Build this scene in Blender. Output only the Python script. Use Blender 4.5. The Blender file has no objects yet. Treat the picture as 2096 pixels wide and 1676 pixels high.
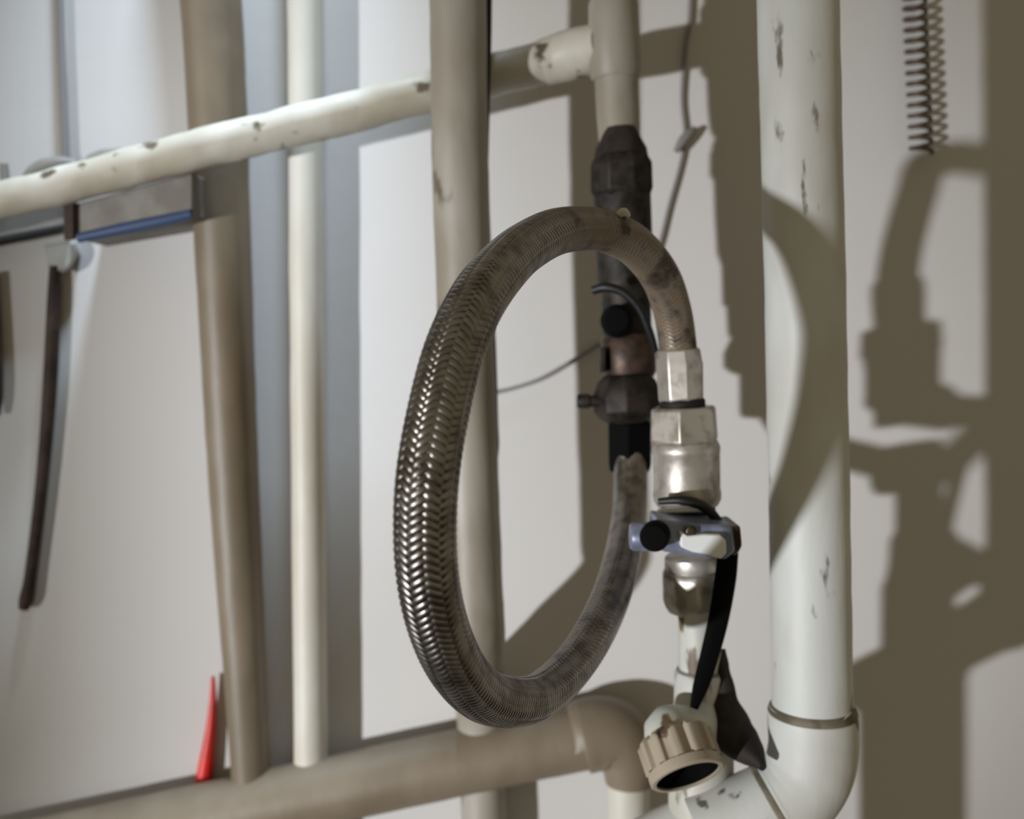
import bpy, bmesh, math, random
import numpy as np
from mathutils import Vector, Matrix, noise

random.seed(4)
scene = bpy.context.scene
C = scene.collection
W, H, F = 2096, 1676, 2000.0

# ------------------------------------------------------------------ camera
CAM = Vector((0.0, 0.0, 1.5))
PITCH, ROLL = math.radians(4.0), math.radians(1.6)
FWD = Vector((0, math.cos(PITCH), -math.sin(PITCH)))
R0, U0 = Vector((1, 0, 0)), Vector((0, math.sin(PITCH), math.cos(PITCH)))
RIGHT = R0 * math.cos(ROLL) - U0 * math.sin(ROLL)
UP = U0 * math.cos(ROLL) + R0 * math.sin(ROLL)
cam_data = bpy.data.cameras.new('camera')
cam = bpy.data.objects.new('camera', cam_data)
C.objects.link(cam)
cam.matrix_world = Matrix(((RIGHT.x, UP.x, -FWD.x, CAM.x), (RIGHT.y, UP.y, -FWD.y, CAM.y),
                           (RIGHT.z, UP.z, -FWD.z, CAM.z), (0, 0, 0, 1)))
cam_data.sensor_width = 36.0
cam_data.lens = 36.0 * F / W
cam_data.clip_start = 0.01
cam_data.dof.use_dof = True
cam_data.dof.focus_distance = 0.315
cam_data.dof.aperture_fstop = 9.0
scene.camera = cam

# ------------------------------------------------------------------ world, lamps, exposure
world = bpy.data.worlds.new('world')
scene.world = world
world.use_nodes = True
bg = world.node_tree.nodes['Background']
bg.inputs[0].default_value = (1.0, 0.86, 0.58, 1)
bg.inputs[1].default_value = 0.205

WALL_Y = 0.56
def lamp(name, kind, loc, energy, col, **kw):
    d = bpy.data.lights.new(name, kind)
    d.energy = energy
    d.color = col
    for k, v in kw.items():
        setattr(d, k, v)
    o = bpy.data.objects.new(name, d)
    o.location = loc
    C.objects.link(o)
    return o
def aim(o, target):
    o.rotation_euler = (Vector(target) - o.location).to_track_quat('-Z', 'Y').to_euler()
KEY = Vector((-2.45, -1.94, 0.915))
key = lamp('work_lamp', 'SPOT', KEY, 550.0, (0.935, 0.965, 1.0), shadow_soft_size=0.05,
           spot_size=math.radians(17.5), spot_blend=1.0)
aim(key, (-0.17, WALL_Y, 1.37))
cool = lamp('ceiling_spot', 'SPOT', (-0.04, 0.40, 2.30), 54.0, (0.66, 0.82, 1.0), shadow_soft_size=0.045,
            spot_size=math.radians(30), spot_blend=0.9)
aim(cool, (-0.20, WALL_Y - 0.02, 1.52))

scene.view_settings.view_transform = 'Standard'
scene.view_settings.look = 'None'
scene.view_settings.exposure = 0.0
scene.view_settings.gamma = 1.0
scene.view_settings.use_curve_mapping = False

# ------------------------------------------------------------------ helpers
def at(px, py, Y):
    """world point seen at a pixel, on the vertical plane y = Y"""
    d = FWD + RIGHT * ((px - W / 2) / F) + UP * ((H / 2 - py) / F)
    return CAM + d * ((Y - CAM.y) / d.y)
def size(px, Y):
    return px * Y / F

def wpos(o):
    v = Vector((0, 0, 0))
    while o:
        v += o.location
        o = o.parent
    return v
def link(name, me, mat, parent=None, origin=None):
    """mesh given in world coordinates -> object whose origin is its parent's base (or its own base)"""
    o = bpy.data.objects.new(name, me)
    C.objects.link(o)
    if parent:
        off = wpos(parent)
        o.parent = parent
    else:
        if origin is None:
            co = np.empty(len(me.vertices) * 3); me.vertices.foreach_get('co', co); co = co.reshape(-1, 3)
            mn, mx = co.min(0), co.max(0)
            origin = Vector(((mn[0] + mx[0]) / 2, (mn[1] + mx[1]) / 2, mn[2]))
        off = origin
        o.location = origin
    me.transform(Matrix.Translation(-off))
    if mat:
        me.materials.append(mat)
    return o
def finish(bm, name, smooth=40):
    bmesh.ops.recalc_face_normals(bm, faces=bm.faces)
    me = bpy.data.meshes.new(name)
    bm.to_mesh(me)
    bm.free()
    if smooth:
        me.polygons.foreach_set('use_smooth', [True] * len(me.polygons))
        me.set_sharp_from_angle(angle=math.radians(smooth))
    return me
def obj(name, bm, mat, parent=None, smooth=40, bevel=0.0):
    o = link(name, finish(bm, name, smooth), mat, parent)
    if bevel:
        m = o.modifiers.new('bevel', 'BEVEL'); m.width = bevel; m.segments = 2
        m.limit_method = 'ANGLE'; m.angle_limit = math.radians(25)
    return o
def thing(name, loc):
    o = bpy.data.objects.new(name, None)
    o.empty_display_size = 0.02
    o.location = loc
    C.objects.link(o)
    return o
def tag(o, label, cat, group=None):
    o['label'] = label; o['category'] = cat
    if group:
        o['group'] = group
    return o

def catmull(pts, n):
    """smooth resample of a list of equal-length float tuples, n samples per span"""
    P = [np.array(p, float) for p in pts]
    P = [2 * P[0] - P[1]] + P + [2 * P[-1] - P[-2]]
    out = []
    for i in range(1, len(P) - 2):
        for k in range(n):
            t = k / n
            out.append(0.5 * (2 * P[i] + (P[i + 1] - P[i - 1]) * t + (2 * P[i - 1] - 5 * P[i] + 4 * P[i + 1] - P[i + 2]) * t * t
                              + (3 * P[i] - P[i - 1] - 3 * P[i + 1] + P[i + 2]) * t ** 3))
    out.append(P[-2])
    return out

def sweep(bm, pts, radii, n=24, rot=0.0, caps=True, flat=1.0, wob=0.0, fixed=None, cross=None):
    """tube with a radius for each point; flat squashes it along the second frame axis"""
    pts = [Vector(p) for p in pts]
    rings = []
    N = None
    for i, p in enumerate(pts):
        a = pts[max(i - 1, 0)]; b = pts[min(i + 1, len(pts) - 1)]
        T = fixed if fixed else (b - a)
        T = T.normalized()
        if N is None:
            ref = Vector((0, -1, 0)) if abs(T.y) < 0.9 else Vector((0, 0, 1))
            N = (ref - T * ref.dot(T)).normalized()
        else:
            N = (N - T * N.dot(T)).normalized()
        B = T.cross(N)
        r = radii[i] if hasattr(radii, '__len__') else radii
        ring = []
        for k in range(n):
            a_ = rot + 2 * math.pi * k / n
            rr = r * (cross(a_) if cross else 1.0)
            v = p + B * (rr * math.cos(a_)) + N * (rr * flat * math.sin(a_))
            if wob:
                q = noise.noise(v * 55.0) * 0.7 + noise.noise(v * 150.0) * 0.3
                v = v + (v - p).normalized() * (q * wob)
            ring.append(bm.verts.new(v))
        rings.append(ring)
    for i in range(len(rings) - 1):
        for k in range(n):
            bm.faces.new((rings[i][k], rings[i][(k + 1) % n], rings[i + 1][(k + 1) % n], rings[i + 1][k]))
    if caps:
        bm.faces.new(rings[0][::-1]); bm.faces.new(rings[-1])
    return rings
def pipe_px(bm, prof, Y, sub=0, **kw):
    """profile given as (px, py, half width in px) at depth Y (or a 4th value for its own depth)"""
    if sub:
        prof = [tuple(q) for q in catmull([(p[0], p[1], p[2], p[3] if len(p) > 3 else Y) for p in prof], sub)]
    pts = [at(p[0], p[1], p[3] if len(p) > 3 else Y) for p in prof]
    rad = [size(p[2], p[3] if len(p) > 3 else Y) for p in prof]
    return sweep(bm, pts, rad, **kw)
def turned(name, prof, Y, mat, parent=None, n=32, rot=0.0, bevel=0.0, smooth=40, **kw):
    bm = bmesh.new()
    ax = at(prof[-1][0], prof[-1][1], prof[-1][3] if len(prof[-1]) > 3 else Y) - at(prof[0][0], prof[0][1], prof[0][3] if len(prof[0]) > 3 else Y)
    pipe_px(bm, prof, Y, n=n, rot=rot, fixed=ax, **kw)
    return obj(name, bm, mat, parent, smooth, bevel)
def tubed(name, prof, Y, mat, parent=None, sub=6, n=24, **kw):
    bm = bmesh.new()
    pipe_px(bm, prof, Y, sub=sub, n=n, **kw)
    return obj(name, bm, mat, parent, 50)
def disc(name, px, py, Y, r, thick, mat, parent, n=28, dome=0.25, direction=(0, -1, 0)):
    """round head facing `direction`; its front centre is at the pixel"""
    d = Vector(direction).normalized()
    c = at(px, py, Y); R = size(r, Y); t = size(thick, Y)
    bm = bmesh.new()
    sweep(bm, [c - d * t, c - d * t * 0.25, c, c + d * 1e-5], [R, R, R * (1 - dome), R * (1 - dome) * 0.98], n=n, fixed=d)
    return obj(name, bm, mat, parent, 35)
def slab(name, poly, Y0, Y1, mat, parent=None, bevel=0.0006):
    """outline in pixels (seen at depth Y0) extruded straight back to y = Y1"""
    bm = bmesh.new()
    f = [bm.verts.new(at(x, y, Y0)) for x, y in poly]
    b = [bm.verts.new(v.co + Vector((0, Y1 - Y0, 0))) for v in f]
    bm.faces.new(f); bm.faces.new(b[::-1])
    k = len(f)
    for i in range(k):
        bm.faces.new((f[i], b[i], b[(i + 1) % k], f[(i + 1) % k]))
    return obj(name, bm, mat, parent, 30, bevel)

# ------------------------------------------------------------------ materials
def srgb(r, g, b):
    return tuple(((c / 255) / 12.92 if c / 255 <= 0.04045 else ((c / 255 + 0.055) / 1.055) ** 2.4) for c in (r, g, b)) + (1,)
def nodes_of(name):
    m = bpy.data.materials.new(name); m.use_nodes = True
    return m, m.node_tree, m.node_tree.nodes['Principled BSDF']
def mixnode(nt, fac, a, b):
    x = nt.nodes.new('ShaderNodeMix'); x.data_type = 'RGBA'
    for sock, v in ((x.inputs[0], fac), (x.inputs[6], a), (x.inputs[7], b)):
        if isinstance(v, bpy.types.NodeSocket):
            nt.links.new(v, sock)
        else:
            sock.default_value = v
    return x.outputs[2]
def noisenode(nt, scale, detail=4.0, stretch=(1, 1, 1), lo=0.4, hi=0.6, off=0.0):
    tc = nt.nodes.new('ShaderNodeTexCoord')
    mp = nt.nodes.new('ShaderNodeMapping'); mp.inputs['Scale'].default_value = stretch
    mp.inputs['Location'].default_value = (off, off * 0.7, off * 1.3)
    nt.links.new(tc.outputs['Object'], mp.inputs[0])
    n = nt.nodes.new('ShaderNodeTexNoise'); n.inputs['Scale'].default_value = scale; n.inputs['Detail'].default_value = detail
    nt.links.new(mp.outputs[0], n.inputs['Vector'])
    r = nt.nodes.new('ShaderNodeMapRange'); r.inputs[1].default_value = lo; r.inputs[2].default_value = hi
    r.interpolation_type = 'SMOOTHSTEP'
    nt.links.new(n.outputs[0], r.inputs[0])
    return r.outputs[0], n.outputs[0]
def bump(nt, p, sock, strength, dist):
    b = nt.nodes.new('ShaderNodeBump'); b.inputs['Strength'].default_value = strength; b.inputs['Distance'].default_value = dist
    nt.links.new(sock, b.inputs['Height']); nt.links.new(b.outputs[0], p.inputs['Normal'])
def paint(name, base, tone, grime, spots=0.66, spot_scale=70, stretch=(1, 1, 0.35), rough=0.5, off=0.0, tone_scale=26):
    """aged paint: slow drift between two tones, scattered grime flecks, brush relief"""
    m, nt, p = nodes_of(name)
    t, _ = noisenode(nt, tone_scale, 3, (1, 1, 0.5), 0.35, 0.65, off)
    c = mixnode(nt, t, srgb(*base), srgb(*tone))
    s, _ = noisenode(nt, spot_scale, 6, stretch, spots, spots + 0.07, off + 3)
    c = mixnode(nt, s, c, srgb(*grime))
    nt.links.new(c, p.inputs['Base Color'])
    p.inputs['Roughness'].default_value = rough
    _, n2 = noisenode(nt, 220, 4, (1, 1, 0.3), 0, 1, off)
    bump(nt, p, n2, 0.25, 0.0006)
    return m
def plain(name, col, rough=0.5, metal=0.0, col2=None, scale=120, lo=0.4, hi=0.6, bumps=0.15):
    m, nt, p = nodes_of(name)
    if col2:
        f, n = noisenode(nt, scale, 5, (1, 1, 1), lo, hi)
        nt.links.new(mixnode(nt, f, srgb(*col), srgb(*col2)), p.inputs['Base Color'])
        if bumps:
            bump(nt, p, n, bumps, 0.0008)
    else:
        p.inputs['Base Color'].default_value = srgb(*col)
    p.inputs['Roughness'].default_value = rough
    p.inputs['Metallic'].default_value = metal
    return m
def wall_material():
    m, nt, p = nodes_of('plaster')
    t, _ = noisenode(nt, 3.0, 3, (1, 1, 1), 0.3, 0.7)
    c = mixnode(nt, t, srgb(208, 205, 203), srgb(203, 199, 194))
    nt.links.new(c, p.inputs['Base Color'])
    p.inputs['Roughness'].default_value = 0.75
    _, n = noisenode(nt, 60, 5, (1, 1, 1), 0, 1)
    bump(nt, p, n, 0.12, 0.001)
    return m
M = {}
M['wall'] = wall_material()
M['white'] = paint('white_paint', (220, 222, 218), (206, 204, 197), (112, 106, 94), spots=0.625, spot_scale=90)
M['cream'] = paint('cream_paint', (202, 197, 185), (192, 185, 171), (150, 135, 110), spots=0.74)
M['cream_dirty'] = paint('dirty_cream_paint', (196, 191, 179), (172, 164, 147), (88, 76, 58), spots=0.60, spot_scale=60, stretch=(1, 1, 1), off=2.0)
M['grey_cream'] = paint('grey_cream_paint', (158, 151, 140), (138, 129, 114), (92, 82, 66), spots=0.63, spot_scale=55, off=5)
M['tan'] = paint('shaded_tan_paint', (130, 117, 99), (118, 104, 86), (100, 88, 70), spots=0.72, off=7)  # darker tan stands in for the shade over the bottom pipe
M['shaded_brown'] = paint('shaded_brown_paint', (124, 110, 92), (108, 95, 77), (74, 63, 50), spots=0.72, off=9)  # shade on the leftmost upright is put into this brown
M['steel'] = plain('worn_steel', (196, 190, 182), 0.42, 0.72, (158, 149, 138), 130, 0.45, 0.68)
M['dark_steel'] = plain('stained_steel', (112, 100, 88), 0.42, 1.0, (60, 50, 42), 150)
M['rust'] = plain('dark_rusted_brass', (50, 42, 35), 0.6, 0.4, (26, 22, 19), 160)
M['copper'] = plain('tarnished_copper', (86, 68, 57), 0.5, 0.6, (60, 48, 41), 120)
M['black'] = plain('black_plastic', (6, 6, 7), 0.5, 0.0, (11, 11, 11), 200)
M['matte_black'] = plain('matte_black', (3, 3, 4), 0.8)
M['matte_black'].node_tree.nodes['Principled BSDF'].inputs['Specular IOR Level'].default_value = 0.12
M['rubber'] = plain('black_rubber', (14, 13, 12), 0.7)
M['sealant'] = plain('dark_sealant', (42, 32, 24), 0.75, 0.0, (20, 15, 12), 110, bumps=0.5)
M['blue_metal'] = plain('blue_grey_metal', (150, 156, 178), 0.4, 0.35, (120, 126, 148), 90)
M['white_plastic'] = plain('white_plastic', (244, 246, 245), 0.4, 0.0, (236, 238, 236), 60)
M['red'] = plain('red_plastic', (214, 34, 24), 0.45, 0.0, (190, 40, 30), 60)
M['blue'] = plain('blue_cable', (58, 74, 108), 0.5)
M['grey'] = plain('grey_paint', (128, 124, 118), 0.6, 0.0, (108, 102, 94), 40)
M['light_grey'] = plain('light_grey_plastic', (172, 174, 172), 0.5, 0.0, (156, 156, 152), 60)
M['brown'] = plain('brown_rusted_iron', (66, 50, 38), 0.7, 0.3, (48, 36, 28), 90)
M['wire'] = plain('grey_wire', (132, 128, 126), 0.5)
M['coil'] = plain('brown_wire', (92, 78, 66), 0.5, 0.4)
M['floor'] = plain('concrete', (120, 112, 102), 0.85, 0.0, (104, 98, 90), 12)
M['blocker'] = plain('blocker_paint', (176, 170, 160), 0.6, 0.0, (166, 160, 150), 20)
M['beige_plastic'] = paint('beige_plastic', (186, 172, 154), (168, 154, 134), (92, 74, 56), spots=0.62, spot_scale=80, stretch=(1, 1, 1), off=11)
M['stained_white'] = paint('stained_white_paint', (204, 205, 198), (186, 180, 166), (106, 86, 64), spots=0.57, spot_scale=60, stretch=(1.3, 1.3, 0.45), off=13)
M['seam'] = plain('grey_joint_compound', (128, 120, 104), 0.7, 0.0, (98, 90, 74), 90)
M['core'] = plain('hose_core', (34, 29, 24), 0.8)

def braid_material():
    """steel wire braid; the dirt attribute carries the tan dried-paint film of the hose"""
    m, nt, p = nodes_of('braided_steel')
    a = nt.nodes.new('ShaderNodeAttribute'); a.attribute_name = 'dirt'
    f, n = noisenode(nt, 150, 5, (1, 1, 1), 0.30, 0.62)
    steel = mixnode(nt, f, srgb(118, 112, 106), srgb(158, 153, 147))
    g, _ = noisenode(nt, 70, 4, (1, 1, 1), 0.52, 0.66, 4.0)
    film = mixnode(nt, g, srgb(134, 118, 100), srgb(74, 58, 44))
    add = nt.nodes.new('ShaderNodeMath'); add.operation = 'MULTIPLY_ADD'
    nt.links.new(n, add.inputs[0]); add.inputs[1].default_value = 1.1; nt.links.new(a.outputs['Fac'], add.inputs[2])
    r = nt.nodes.new('ShaderNodeMapRange'); r.inputs[1].default_value = 0.95; r.inputs[2].default_value = 1.25
    nt.links.new(add.outputs[0], r.inputs[0])
    nt.links.new(mixnode(nt, r.outputs[0], steel, film), p.inputs['Base Color'])
    mt = nt.nodes.new('ShaderNodeMapRange'); mt.inputs[3].default_value = 1.0; mt.inputs[4].default_value = 0.35
    nt.links.new(r.outputs[0], mt.inputs[0]); nt.links.new(mt.outputs[0], p.inputs['Metallic'])
    ro = nt.nodes.new('ShaderNodeMapRange'); ro.inputs[3].default_value = 0.36; ro.inputs[4].default_value = 0.5
    nt.links.new(r.outputs[0], ro.inputs[0]); nt.links.new(ro.outputs[0], p.inputs['Roughness'])
    return m
M['braid'] = braid_material()

# ------------------------------------------------------------------ the setting
def box(name, lo, hi, mat, parent=None):
    bm = bmesh.new()
    bmesh.ops.create_cube(bm, size=1.0)
    for v in bm.verts:
        v.co = Vector([lo[i] + (v.co[i] + 0.5) * (hi[i] - lo[i]) for i in range(3)])
    return obj(name, bm, mat, parent, 0)
w = box('wall_back', (-2.6, WALL_Y, 0.0), (1.8, WALL_Y + 0.12, 2.6), M['wall']); w['kind'] = 'structure'
fl = box('floor', (-2.6, -2.4, -0.1), (1.8, WALL_Y + 0.12, 0.0), M['floor']); fl['kind'] = 'structure'

# unseen panel added left of the frame, keeps the lamp off the far left
blocker = box('unseen_blocker_1', (-2.05, -1.02, 0.0), (-1.635, -1.0, 2.1), M['blocker']); blocker['kind'] = 'structure'

# ------------------------------------------------------------------ pipes
LO, HI = -420, 2150          # pixel rows well outside the frame, so that the pipes run on
def painted_run(name, prof, Y, mat, parent=None, sub=10, wob=0.0005, n=36):
    return tubed(name, prof, Y, mat, parent, sub=sub, n=n, wob=wob)

p1 = painted_run('shaded_riser_pipe', [(400, LO, 62), (432, 0, 60), (446, 250, 58), (465, 700, 54), (488, 1150, 48), (512, 1560, 41), (540, HI, 38)], 0.543, M['shaded_brown'])
tag(p1, 'shaded brown vertical pipe beside the hanging rod, leftmost of the uprights', 'pipe')
p2 = painted_run('slim_riser_pipe', [(618, LO, 36), (624, 0, 35), (630, 800, 35), (637, 1560, 35), (642, HI, 35)], 0.545, M['cream'])
tag(p2, 'slim cream vertical pipe close to the wall, second upright from the left', 'pipe')
p3 = painted_run('stained_riser_pipe', [(932, LO, 57, .482), (937, 0, 57, .482), (944, 400, 57, .482), (962, 900, 57, .482), (974, 1220, 57, .482), (978, 1300, 57, .484), (980, 1365, 56, .512), (983, 1430, 53, .541), (987, 1560, 48, .546), (992, 1760, 48, .546), (998, HI, 48, .546)], 0.482, M['grey_cream'])
tag(p3, 'grey stained cream vertical pipe directly behind the left bend of the braided hose', 'pipe')

# upper run with its tee
up_prof = [(-700, 588, 35), (-300, 488, 36), (0, 412, 36), (200, 362, 38), (400, 307, 39), (600, 259, 40), (800, 208, 40), (1000, 156, 42), (1130, 124, 43)]
upr = thing('upper_branch_pipe', at(400, 345, 0.507))
painted_run('pipe_run', up_prof, 0.507, M['cream_dirty'], upr, wob=0.0012, sub=14)
tubed('tee_branch', [(1112, 129, 46, .507), (1150, 118, 48, .505), (1200, 104, 48, .498), (1240, 92, 46, .490)], 0.50, M['cream_dirty'], upr, wob=0.0012)
tag(upr, 'thin flaking white pipe sloping across the top behind the uprights', 'pipe')

back = thing('supply_riser_pipe', at(1262, 280, 0.488))
painted_run('pipe_run', [(1250, LO, 44), (1256, 0, 45), (1262, 160, 44), (1267, 270, 42), (1269, 300, 38)], 0.488, M['grey_cream'], back)
turned('tee_socket', [(1254, 0, 47), (1255, 10, 51), (1260, 150, 51), (1261, 163, 46)], 0.488, M['grey_cream'], back, wob=0.0008, n=36)
tag(back, 'short cream vertical pipe coming down into the dark rusted valve', 'pipe')

# lower run with elbow
low = thing('lower_cross_pipe', at(600, 1700, 0.540))
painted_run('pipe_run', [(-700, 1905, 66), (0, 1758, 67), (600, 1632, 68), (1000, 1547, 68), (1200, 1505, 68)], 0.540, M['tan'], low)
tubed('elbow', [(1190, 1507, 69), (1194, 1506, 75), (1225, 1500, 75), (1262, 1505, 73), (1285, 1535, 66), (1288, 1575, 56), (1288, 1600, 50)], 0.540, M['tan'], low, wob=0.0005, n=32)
painted_run('drop_pipe', [(1286, 1580, 45), (1286, 1700, 45), (1290, HI, 45)], 0.540, M['cream'], low)
tag(low, 'thick shaded tan pipe running across the bottom beneath the hose loop', 'pipe')

# big white drain pipe at the right
DY = 0.40
drain = thing('white_drain_pipe', at(1662, 1640, DY))
painted_run('pipe_run', [(1626, LO, 79), (1633, 0, 79), (1645, 500, 80), (1655, 1000, 81), (1663, 1480, 82)], DY, M['white'], drain, n=48, sub=14)
tubed('elbow', [(1663, 1458, 86), (1663, 1462, 91), (1664, 1495, 92), (1663, 1535, 92), (1653, 1577, 92), (1630, 1612, 92), (1602, 1634, 91), (1590, 1641, 91), (1587, 1643, 86)], DY, M['white'], drain, wob=0.0006, n=48)
painted_run('connecting_pipe', [(1605, 1632, 84), (1480, 1692, 84), (1440, 1712, 84)], DY, M['white'], drain, n=40)
turned('collar_seam', [(1663, 1442, 83), (1663, 1447, 88), (1663, 1455, 91), (1663, 1460, 89)], DY, M['seam'], drain, n=48, wob=0.0005)
turned('collar_seam', [(1591, 1640, 88), (1588, 1642, 92), (1581, 1646, 91), (1577, 1648, 85)], DY, M['seam'], drain, n=48, wob=0.0005)
tag(drain, 'large white plastic drain pipe at the right ending in an elbow', 'pipe')

# ------------------------------------------------------------------ riser tee under the front valve
RY = 0.415
tee = thing('riser_tee', at(1425, 1676, RY))
painted_run('riser_pipe', [(1430, 1235, 44), (1432, 1300, 44), (1433, 1385, 45)], RY, M['stained_white'], tee, wob=0.0004)
turned('socket', [(1433, 1370, 48), (1433, 1378, 55), (1434, 1440, 56), (1434, 1475, 60), (1434, 1500, 68), (1434, 1700, 68)], RY, M['stained_white'], tee, n=40, wob=0.0008)
turned('tee_body', [(1470, 1704, 86), (1464, 1707, 94), (1390, 1740, 94), (1330, 1768, 92), (1326, 1770, 84)], RY, M['white'], tee, n=40, wob=0.0006)
painted_run('drop_pipe', [(1420, 1740, 100), (1425, 1900, 100), (1440, 2700, 100)], RY, M['white'], tee)  # unseen pipe added below the tee to cast the dark band on the wall
# clamp ring on the joint
turned('seam_ring', [(1433, 1367, 47), (1433, 1372, 50), (1433, 1378, 47)], RY, M['grey'], tee)
tubed('sealant', [(1470, 1330, 14, .415), (1480, 1390, 24, .410), (1482, 1440, 33, .408), (1494, 1490, 42, .404), (1518, 1525, 36, .398), (1545, 1553, 23, .390), (1560, 1572, 10, .385)], 0.405, M['sealant'], tee, wob=0.003, n=24)
# ribbed nut, mouth facing down and towards the viewer
a_img = Vector((0.27, 0.963))
c_open = at(1408, 1590, 0.382)
ax = (RIGHT * 0.24 - UP * 0.75 - FWD * 0.64).normalized()
Rn = size(82, 0.382)
bm = bmesh.new()
def ribs(a):
    return 1.0 + 0.07 * math.tanh(2.5 * math.cos(a * 12))
Ln = size(92, 0.382)
sweep(bm, [c_open - ax * Ln, c_open - ax * Ln * 0.9, c_open - ax * Ln * 0.25], [Rn * 0.84, Rn * 0.95, Rn * 0.95], n=180, fixed=ax, cross=ribs, caps=False)
nut = obj('ribbed_nut', bm, M['beige_plastic'], tee, 30)
bm = bmesh.new()
sweep(bm, [c_open - ax * Ln * 0.27, c_open - ax * Ln * 0.24, c_open - ax * Ln * 0.03, c_open, c_open, c_open - ax * Ln * 0.6], [Rn * 0.9, Rn * 0.985, Rn * 0.985, Rn * 0.95, Rn * 0.85, Rn * 0.84], n=48, fixed=ax, caps=False)
obj('rim', bm, M['beige_plastic'], nut, 40)
bm = bmesh.new()
sweep(bm, [c_open - ax * Ln * 0.92, c_open - ax * Ln * 0.9, c_open - ax * Ln * 0.04], [Rn * 0.02, Rn * 0.80, Rn * 0.822], n=40, fixed=ax, caps=False)
obj('bore', bm, M['matte_black'], nut, 40)  # black lining stands in for the shade inside the nut
bm = bmesh.new()
neck = catmull([tuple(c_open - ax * Ln * 0.8) + (Rn * 0.74,), tuple(c_open - ax * Ln * 1.15) + (Rn * 0.66,), tuple(at(1424, 1492, RY - 0.012)) + (Rn * 0.62,), tuple(at(1434, 1450, RY - 0.003)) + (Rn * 0.6,)], 6)
sweep(bm, [Vector(q[:3]) for q in neck], [q[3] for q in neck], n=28, wob=0.0008)
obj('outlet_neck', bm, M['stained_white'], tee, 50)
tag(tee, 'white pipe tee with a ribbed open nut under the front valve', 'fitting')

# ------------------------------------------------------------------ front valve
VY = 0.42
fv = thing('front_valve', at(1428, 1250, VY))
turned('gasket', [(1396, 816, 44), (1396, 820, 47), (1397, 838, 47), (1397, 842, 44)], VY, M['rubber'], fv)
turned('union_nut', [(1399, 832, 66), (1399, 836, 72), (1401, 900, 75), (1401, 908, 70)], VY, M['steel'], fv, n=6, rot=math.radians(14), bevel=0.0007, smooth=25)
turned('valve_body', [(1402, 904, 66), (1403, 914, 70), (1404, 924, 70), (1405, 928, 68), (1406, 1000, 68), (1406, 1010, 70), (1407, 1022, 69), (1408, 1034, 62)], VY, M['steel'], fv, n=40)
turned('neck', [(1408, 1026, 55), (1412, 1080, 55)], VY, M['rubber'], fv)
bm = bmesh.new()
c = at(1398, 1046, VY - 0.006); axr = (UP - RIGHT * 0.03 + FWD * 0.18).normalized()
sweep(bm, [c - axr * .0012, c - axr * .0009, c + axr * .0009, c + axr * .0012], [size(50, VY), size(54, VY), size(54, VY), size(50, VY)], n=36, fixed=axr)
obj('seal_ring', bm, M['white_plastic'], fv)
# handle: a cross bar with a knurled end, black bolt and a white plate
hb = slab('handle_bar', [(1345, 1062), (1420, 1072), (1500, 1075), (1506, 1128), (1486, 1146), (1440, 1140), (1360, 1130), (1345, 1122)], VY - 0.032, VY - 0.010, M['blue_metal'], fv, 0.0012)
bm = bmesh.new()
A, B_ = at(1290, 1098, VY - 0.020), at(1352, 1098, VY - 0.020)
sweep(bm, [A, A + (B_ - A) * 0.08, B_], [size(24, VY), size(28, VY), size(28, VY)], n=32)
obj('handle_end', bm, M['blue_metal'], hb, 40)
disc('bolt_head', 1338, 1101, VY - 0.042, 31, 50, M['matte_black'], hb, dome=0.2, direction=(-0.25, -1, 0.05))
slab('white_plate', [(1392, 1088), (1408, 1097), (1440, 1094), (1474, 1095), (1486, 1106), (1487, 1132), (1476, 1144), (1458, 1140), (1446, 1134), (1418, 1130), (1394, 1120)], VY - 0.0355, VY - 0.031, M['white_plastic'], hb, 0.0005)
slab('end_stop', [(1494, 1078), (1516, 1076), (1520, 1118), (1510, 1136), (1494, 1138)], VY - 0.031, VY - 0.008, M['dark_steel'], hb, 0.001)
disc('rivet', 1415, 1088, VY - 0.0345, 12, 12, M['dark_steel'], hb)
tubed('drip_cable', [(1348, 1026, 7, .404), (1398, 1024, 10, .400), (1442, 1038, 11, .400), (1474, 1070, 9, .401)], VY, M['black'], fv, n=12)
turned('tail_collar', [(1420, 1134, 56), (1420, 1138, 60), (1422, 1160, 62), (1423, 1170, 56)], VY, M['steel'], fv)
turned('tail_nut', [(1424, 1164, 66), (1424, 1172, 72), (1427, 1222, 74), (1428, 1236, 70), (1428, 1250, 62)], VY, M['steel'], fv, n=10, rot=math.radians(10), bevel=0.0012, smooth=25)
bm = bmesh.new()
pr = [tuple(q) for q in catmull([(1490, 1132, 22, .396), (1484, 1190, 23, .399), (1470, 1270, 22, .401), (1450, 1350, 20, .400), (1434, 1405, 17, .398), (1420, 1450, 9, .396)], 8)]
sweep(bm, [at(a, b, d) for a, b, w_, d in pr], [size(w_, d) for a, b, w_, d in pr], n=20, flat=0.35)
obj('lever', bm, M['matte_black'], fv, 50)
tag(fv, 'bright steel valve with black lever and white plate at the hose end', 'valve')

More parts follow.
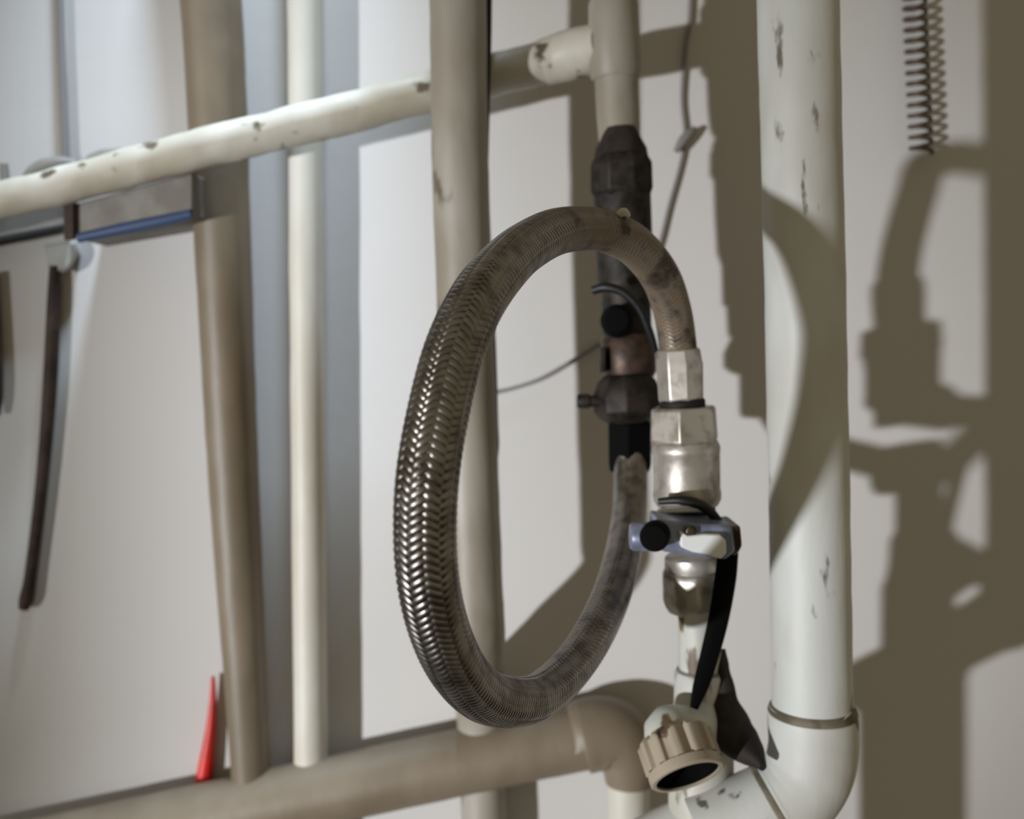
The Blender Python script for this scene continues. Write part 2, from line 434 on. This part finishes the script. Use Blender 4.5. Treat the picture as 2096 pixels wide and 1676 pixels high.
# ------------------------------------------------------------------ back valve
BY = 0.473
bv = thing('back_valve', at(1290, 960, BY))
turned('joint_sealant', [(1270, 262, 30), (1271, 285, 40), (1271, 305, 50), (1271, 326, 54)], 0.483, M['sealant'], bv, n=26, wob=0.002)
turned('union_nut', [(1270, 318, 54), (1271, 338, 66), (1272, 392, 67), (1273, 406, 58)], 0.481, M['rust'], bv, n=8, rot=0.3, bevel=0.0008, smooth=25)
turned('valve_body', [(1273, 400, 58), (1276, 480, 58), (1279, 570, 56), (1281, 600, 50), (1284, 690, 50)], 0.481, M['rust'], bv)
turned('copper_sleeve', [(1285, 684, 50), (1285, 692, 56), (1288, 762, 55), (1288, 772, 50)], 0.477, M['copper'], bv)
disc('knob', 1262, 655, 0.451, 34, 60, M['matte_black'], bv, dome=0.3, direction=(-0.15, -1, 0.05))
bm = bmesh.new()
pr = [tuple(q) for q in catmull([(1214, 594, 9, 0.450), (1240, 588, 10, 0.447), (1275, 598, 9, .445), (1308, 630, 9, .445), (1330, 680, 8, 0.447), (1342, 720, 7, 0.450)], 8)]
sweep(bm, [at(a, b, d) for a, b, w_, d in pr], [size(w_, d) for a, b, w_, d in pr], n=14)
obj('lever', bm, M['black'], bv, 50)
turned('handle_hub', [(1282, 766, 48), (1282, 780, 62), (1283, 805, 72), (1284, 838, 72), (1286, 852, 62), (1288, 864, 44)], BY, M['rust'], bv, n=10, rot=0.2, bevel=0.0006, smooth=25)
bm = bmesh.new()
A, B_ = at(1181, 821, BY - .006), at(1245, 821, BY - .006)
sweep(bm, [A, A + (B_ - A) * .06, A + (B_ - A) * .38, A + (B_ - A) * .4, B_], [size(12, BY), size(15, BY), size(15, BY), size(12, BY), size(12, BY)], n=20)
obj('handle_stub', bm, M['rust'], bv, 40)
turned('hose_nut', [(1290, 858, 42), (1290, 866, 49), (1290, 950, 48), (1290, 964, 45)], BY, M['matte_black'], bv, n=6, rot=0.3, bevel=0.0006, smooth=25)
slab('side_rib', [(1228, 712), (1240, 712), (1240, 762), (1228, 762)], 0.465, 0.477, M['rust'], bv, 0.0005)
tag(bv, 'dark rusted valve with a round black knob behind the hose', 'valve')

# ------------------------------------------------------------------ braided hose
hose_px = [(1391, 760, .385), (1388, 715, .385), (1377, 640, .381), (1352, 567, .373), (1302, 505, .361), (1242, 474, .350), (1185, 468, .338),
           (1130, 477, .322), (1070, 510, .305), (1028, 548, .291), (985, 602, .277), (950, 668, .268), (922, 742, .262), (896, 850, .256),
           (877, 960, .252), (870, 1060, .252), (873, 1160, .254), (888, 1250, .259), (918, 1335, .268), (958, 1396, .282),
           (1010, 1432, .301), (1080, 1434, .326), (1130, 1405, .343), (1180, 1352, .359), (1222, 1285, .374), (1255, 1208, .394), (1278, 1120, .420),
           (1289, 1040, .440), (1291, 950, .453), (1290, 915, .455)]
hose_px = [(x, y, .25 + (d - .252) * (1.278 if i < 16 else 1.09)) for i, (x, y, d) in enumerate(hose_px)]
pts = [np.array(at(*p)) for p in hose_px]
dense = np.array(catmull(pts, 40))
seg = np.linalg.norm(np.diff(dense, axis=0), axis=1)
cum = np.concatenate(([0], np.cumsum(seg)))
L = cum[-1]
NS = 1400
S = np.linspace(0, L, NS)
path = np.stack([np.interp(S, cum, dense[:, i]) for i in range(3)], 1)
for _ in range(30):
    path[1:-1] = (path[:-2] + 2 * path[1:-1] + path[2:]) / 4
T = np.gradient(path, axis=0); T /= np.linalg.norm(T, axis=1)[:, None]
Nn = np.zeros_like(T)
v = np.array((0, -1.0, 0)); v -= T[0] * v.dot(T[0]); Nn[0] = v / np.linalg.norm(v)
for i in range(1, NS):
    v = Nn[i - 1] - T[i] * Nn[i - 1].dot(T[i]); Nn[i] = v / np.linalg.norm(v)
Bn = np.cross(T, Nn)
def hose_pt(s, th, r):
    idx = np.clip(s / L * (NS - 1), 0, NS - 1)
    i0 = np.minimum(idx.astype(int), NS - 2); t = (idx - i0)[:, None]
    f = lambda A_: A_[i0] * (1 - t) + A_[i0 + 1] * t
    return f(path) + f(Nn) * (np.cos(th) * r)[:, None] + f(Bn) * (np.sin(th) * r)[:, None]
def ss(x, a, b):
    x = np.clip((x - a) / (b - a), 0, 1); return x * x * (3 - 2 * x)
def px_s(k):                     # arc length at the k-th control point
    return cum[min(k * 40, len(cum) - 1)]
def film(s):                     # dried paint and dirt: heavy near the front ferrule, light on the bulge, some at the back
    return np.maximum(0.62 * (1 - ss(s, px_s(6), px_s(10))), 0.30 * ss(s, px_s(20), px_s(23))) + 0.06
def relief(s):
    clean = ss(s, px_s(7), px_s(9.5)if False else px_s(10)) * (1 - ss(s, px_s(20), px_s(23)))
    return 0.0001 + 0.00027 * clean
hose = thing('braided_hose', at(1000, 1490, .30))
NB, RH = 12, 0.0080
PITCHH = NB * 0.00215
bm = bmesh.new()
sweep(bm, [Vector(p) for p in path[::8]], RH - 0.00045, n=24)
obj('inner_tube', bm, M['core'], hose, 60)
ns = int(2 * NB * L / PITCHH * 5)
s = np.linspace(0, L, ns)
m = 2 * NB * s / PITCHH
halfw = 0.00088
acr = np.array([-1.0, -0.6, 0.0, 0.6, 1.0]); drop = np.array([0.00034, 0.00008, 0.0, 0.00008, 0.00034])
for sign in (1, -1):
    for k in range(NB):
        th = sign * 2 * math.pi * s / PITCHH + 2 * math.pi * k / NB
        mm = (2 * k + m) if sign > 0 else (2 * k - m)
        f = np.cos(2 * math.pi * (mm - 0.5) / 4) * (1 if sign > 0 else -1)
        f = np.tanh(2.0 * f) / math.tanh(2.0)
        h = relief(s)
        rad = RH + h * f
        # direction across the ribbon on the surface (perpendicular to the strand)
        kk = 2 * math.pi * RH / PITCHH
        ca, sa = 1 / math.hypot(1, kk), kk / math.hypot(1, kk)      # strand = (axial ca, round sign*sa)
        rows = []
        for a_, d_ in zip(acr, drop):
            ds = a_ * halfw * sa; dth = -sign * a_ * halfw * ca / RH
            rows.append(hose_pt(np.clip(s + ds, 0, L), th + dth, rad - d_ * (0.35 + 0.65 * (h - .0001) / .00027)))
        V = np.stack(rows, 1).reshape(-1, 3)
        i = np.arange(ns - 1)[:, None] * 5 + np.arange(4)[None, :]
        Fc = np.stack([i, i + 1, i + 6, i + 5], -1).reshape(-1, 4)
        if sign < 0:
            Fc = Fc[:, ::-1]
        me = bpy.data.meshes.new('braid_strand')
        me.from_pydata(V.tolist(), [], Fc.tolist())
        at_ = me.attributes.new('dirt', 'FLOAT', 'POINT')
        at_.data.foreach_set('value', np.repeat(film(s), 5).astype(np.float32))
        me.polygons.foreach_set('use_smooth', [True] * len(me.polygons))
        link('braid_strand', me, M['braid'], hose)
turned('crimp_sleeve', [(1388, 714, 43), (1388, 717, 47), (1390, 740, 49), (1391, 746, 50), (1394, 815, 48), (1394, 824, 43)], VY, M['steel'], hose, n=8, rot=math.radians(8), bevel=0.0006, smooth=25)
tubed('dried_paint_chip', [(1262, 444, 6, .372), (1276, 434, 9, .372), (1284, 441, 7, .375)], .372, M['cream'], hose, n=10)
tag(hose, 'braided steel flexible hose bent into a loop between the two valves', 'hose')

# ------------------------------------------------------------------ small things on the wall
WY = WALL_Y
rail = thing('wall_rail', at(190, 470, WY))
slab('rail_bar', [(-500, 560), (0, 428), (140, 400), (140, 468), (-10, 496), (-500, 600)], WY - 0.012, WY, M['grey'], rail, 0.001)
slab('trunking', [(136, 422), (395, 352), (395, 442), (136, 486)], WY - 0.050, WY, M['grey'], rail, 0.001)
slab('joint_strap', [(128, 418), (152, 412), (152, 488), (130, 492)], WY - 0.0525, WY - 0.0495, M['brown'], rail, 0.0008)
tag(rail, 'grey wall rail under the left end of the sloping white pipe', 'rail')
bc = tubed('blue_cable', [(160, 487, 10), (260, 466, 12), (330, 452, 12), (392, 438, 10)], WY - 0.050, M['blue'], n=14)
tag(bc, 'dark blue cable along the lower edge of the grey wall rail', 'cable')
kc = tubed('black_cable', [(-400, 590, 9), (-100, 512, 9), (0, 492, 9), (80, 476, 8), (128, 466, 7)], WY - 0.014, M['rubber'], n=14)
tag(kc, 'black cable along the lower edge of the rail at the left margin', 'cable')
gc = tubed('thin_grey_cable', [(116, LO, 7), (124, 0, 7), (130, 200, 8), (136, 350, 8), (140, 420, 8)], WY - 0.004, M['wire'], n=12)
tag(gc, 'thin grey cable running straight down the wall at upper left', 'cable')
for q, (prof, lab) in enumerate([([(54, 366, 10), (80, 346, 17), (120, 338, 18), (158, 338, 8)], 'grey putty lump behind the sloping pipe beside the thin cable'),
                                 ([(178, 336, 10), (205, 322, 15), (260, 316, 14), (292, 316, 7)], 'grey putty lump behind the sloping pipe, nearer the brown pipe')]):
    o = tubed('putty_lump', prof, WY - 0.03, M['grey'], n=16, wob=0.0015)
    tag(o, lab, 'putty', 'putty lumps above the sloping pipe')
o = tubed('pipe_clip', [(8, 335, 8), (10, 360, 9), (14, 400, 9)], WY - 0.03, M['grey'], n=14)
tag(o, 'small grey upright clip behind the sloping pipe at the left margin', 'clip')
br = thing('rod_bracket', at(130, 560, WY))
slab('bracket_plate', [(88, 502), (150, 492), (158, 520), (146, 545), (118, 556), (96, 548)], WY - 0.006, WY, M['light_grey'], br, 0.001)
tubed('hook', [(150, 500, 6), (156, 522, 7), (146, 545, 7), (128, 556, 6)], WY - 0.006, M['grey'], br, n=12)
tag(br, 'small light grey wall bracket holding the brown hanging rod', 'bracket')
rod = tubed('hanging_rod', [(112, 545, 10), (110, 620, 13), (104, 760, 14), (94, 900, 13), (80, 1040, 12), (62, 1180, 12), (54, 1225, 14), (48, 1246, 10)], WY - 0.0045, M['brown'], n=18)
tag(rod, 'thin dark brown rusty rod hanging on the wall at the left', 'rod')
o = tubed('short_brown_rod', [(-14, 560, 9), (-8, 700, 11), (-4, 800, 10), (-6, 850, 6)], WY - 0.0045, M['brown'], n=14)
tag(o, 'short dark rod cut off by the left edge of the photo', 'rod')
red = tubed('red_tag', [(436, 1385, 4), (436, 1430, 7), (432, 1490, 11), (424, 1550, 15), (417, 1600, 17), (412, 1640, 14)], WY - 0.0045, M['red'], n=18)
tag(red, 'red plastic tail tapering upwards above the bottom pipe', 'tail')
blk = tubed('black_backing_cable', [(996, LO, 9), (998, 0, 9), (993, 330, 7), (990, 440, 11), (1006, 700, 9), (1010, 860, 10), (1014, 910, 8), (1015, 950, 3)], 0.493, M['rubber'], n=14)
tag(blk, 'black cable hugging the back of the stained pipe behind the hose', 'cable')
wr = tubed('loose_wall_wire', [(1424, LO, 5), (1414, 0, 5), (1404, 90, 5), (1396, 200, 4), (1402, 280, 4), (1392, 340, 4), (1370, 420, 4), (1350, 500, 4), (1318, 600, 4), (1262, 680, 4),
                               (1215, 712, 4), (1160, 745, 4), (1100, 778, 4), (1030, 800, 4), (985, 806, 4)], WY - 0.0025, M['wire'], n=10, sub=8)
tag(wr, 'thin grey wire wandering down the wall behind the hose loop', 'wire')
o = tubed('wire_clip', [(1384, 310, 6), (1398, 288, 10), (1412, 272, 9), (1424, 262, 5)], WY - 0.006, M['grey'], n=14)
tag(o, 'small grey clip holding the thin wire to the wall', 'clip')
# coil of thin wire at upper right
bm = bmesh.new()
hp = []
for k in range(0, 24 * 17 + 1):
    t = k / 24
    y = -60 + t * 22.0
    x = 1872 + y * 0.045
    c0 = at(x, y, WY - 0.009)
    a_ = 2 * math.pi * t
    hp.append(c0 + Vector((math.cos(a_) * size(20, WY), math.sin(a_) * 0.0055, 0)))
sweep(bm, hp, 0.0012, n=8)
o = obj('coiled_wire', bm, M['coil'], None, 60)
tag(o, 'thin coiled wire hanging down the wall at upper right', 'coil')
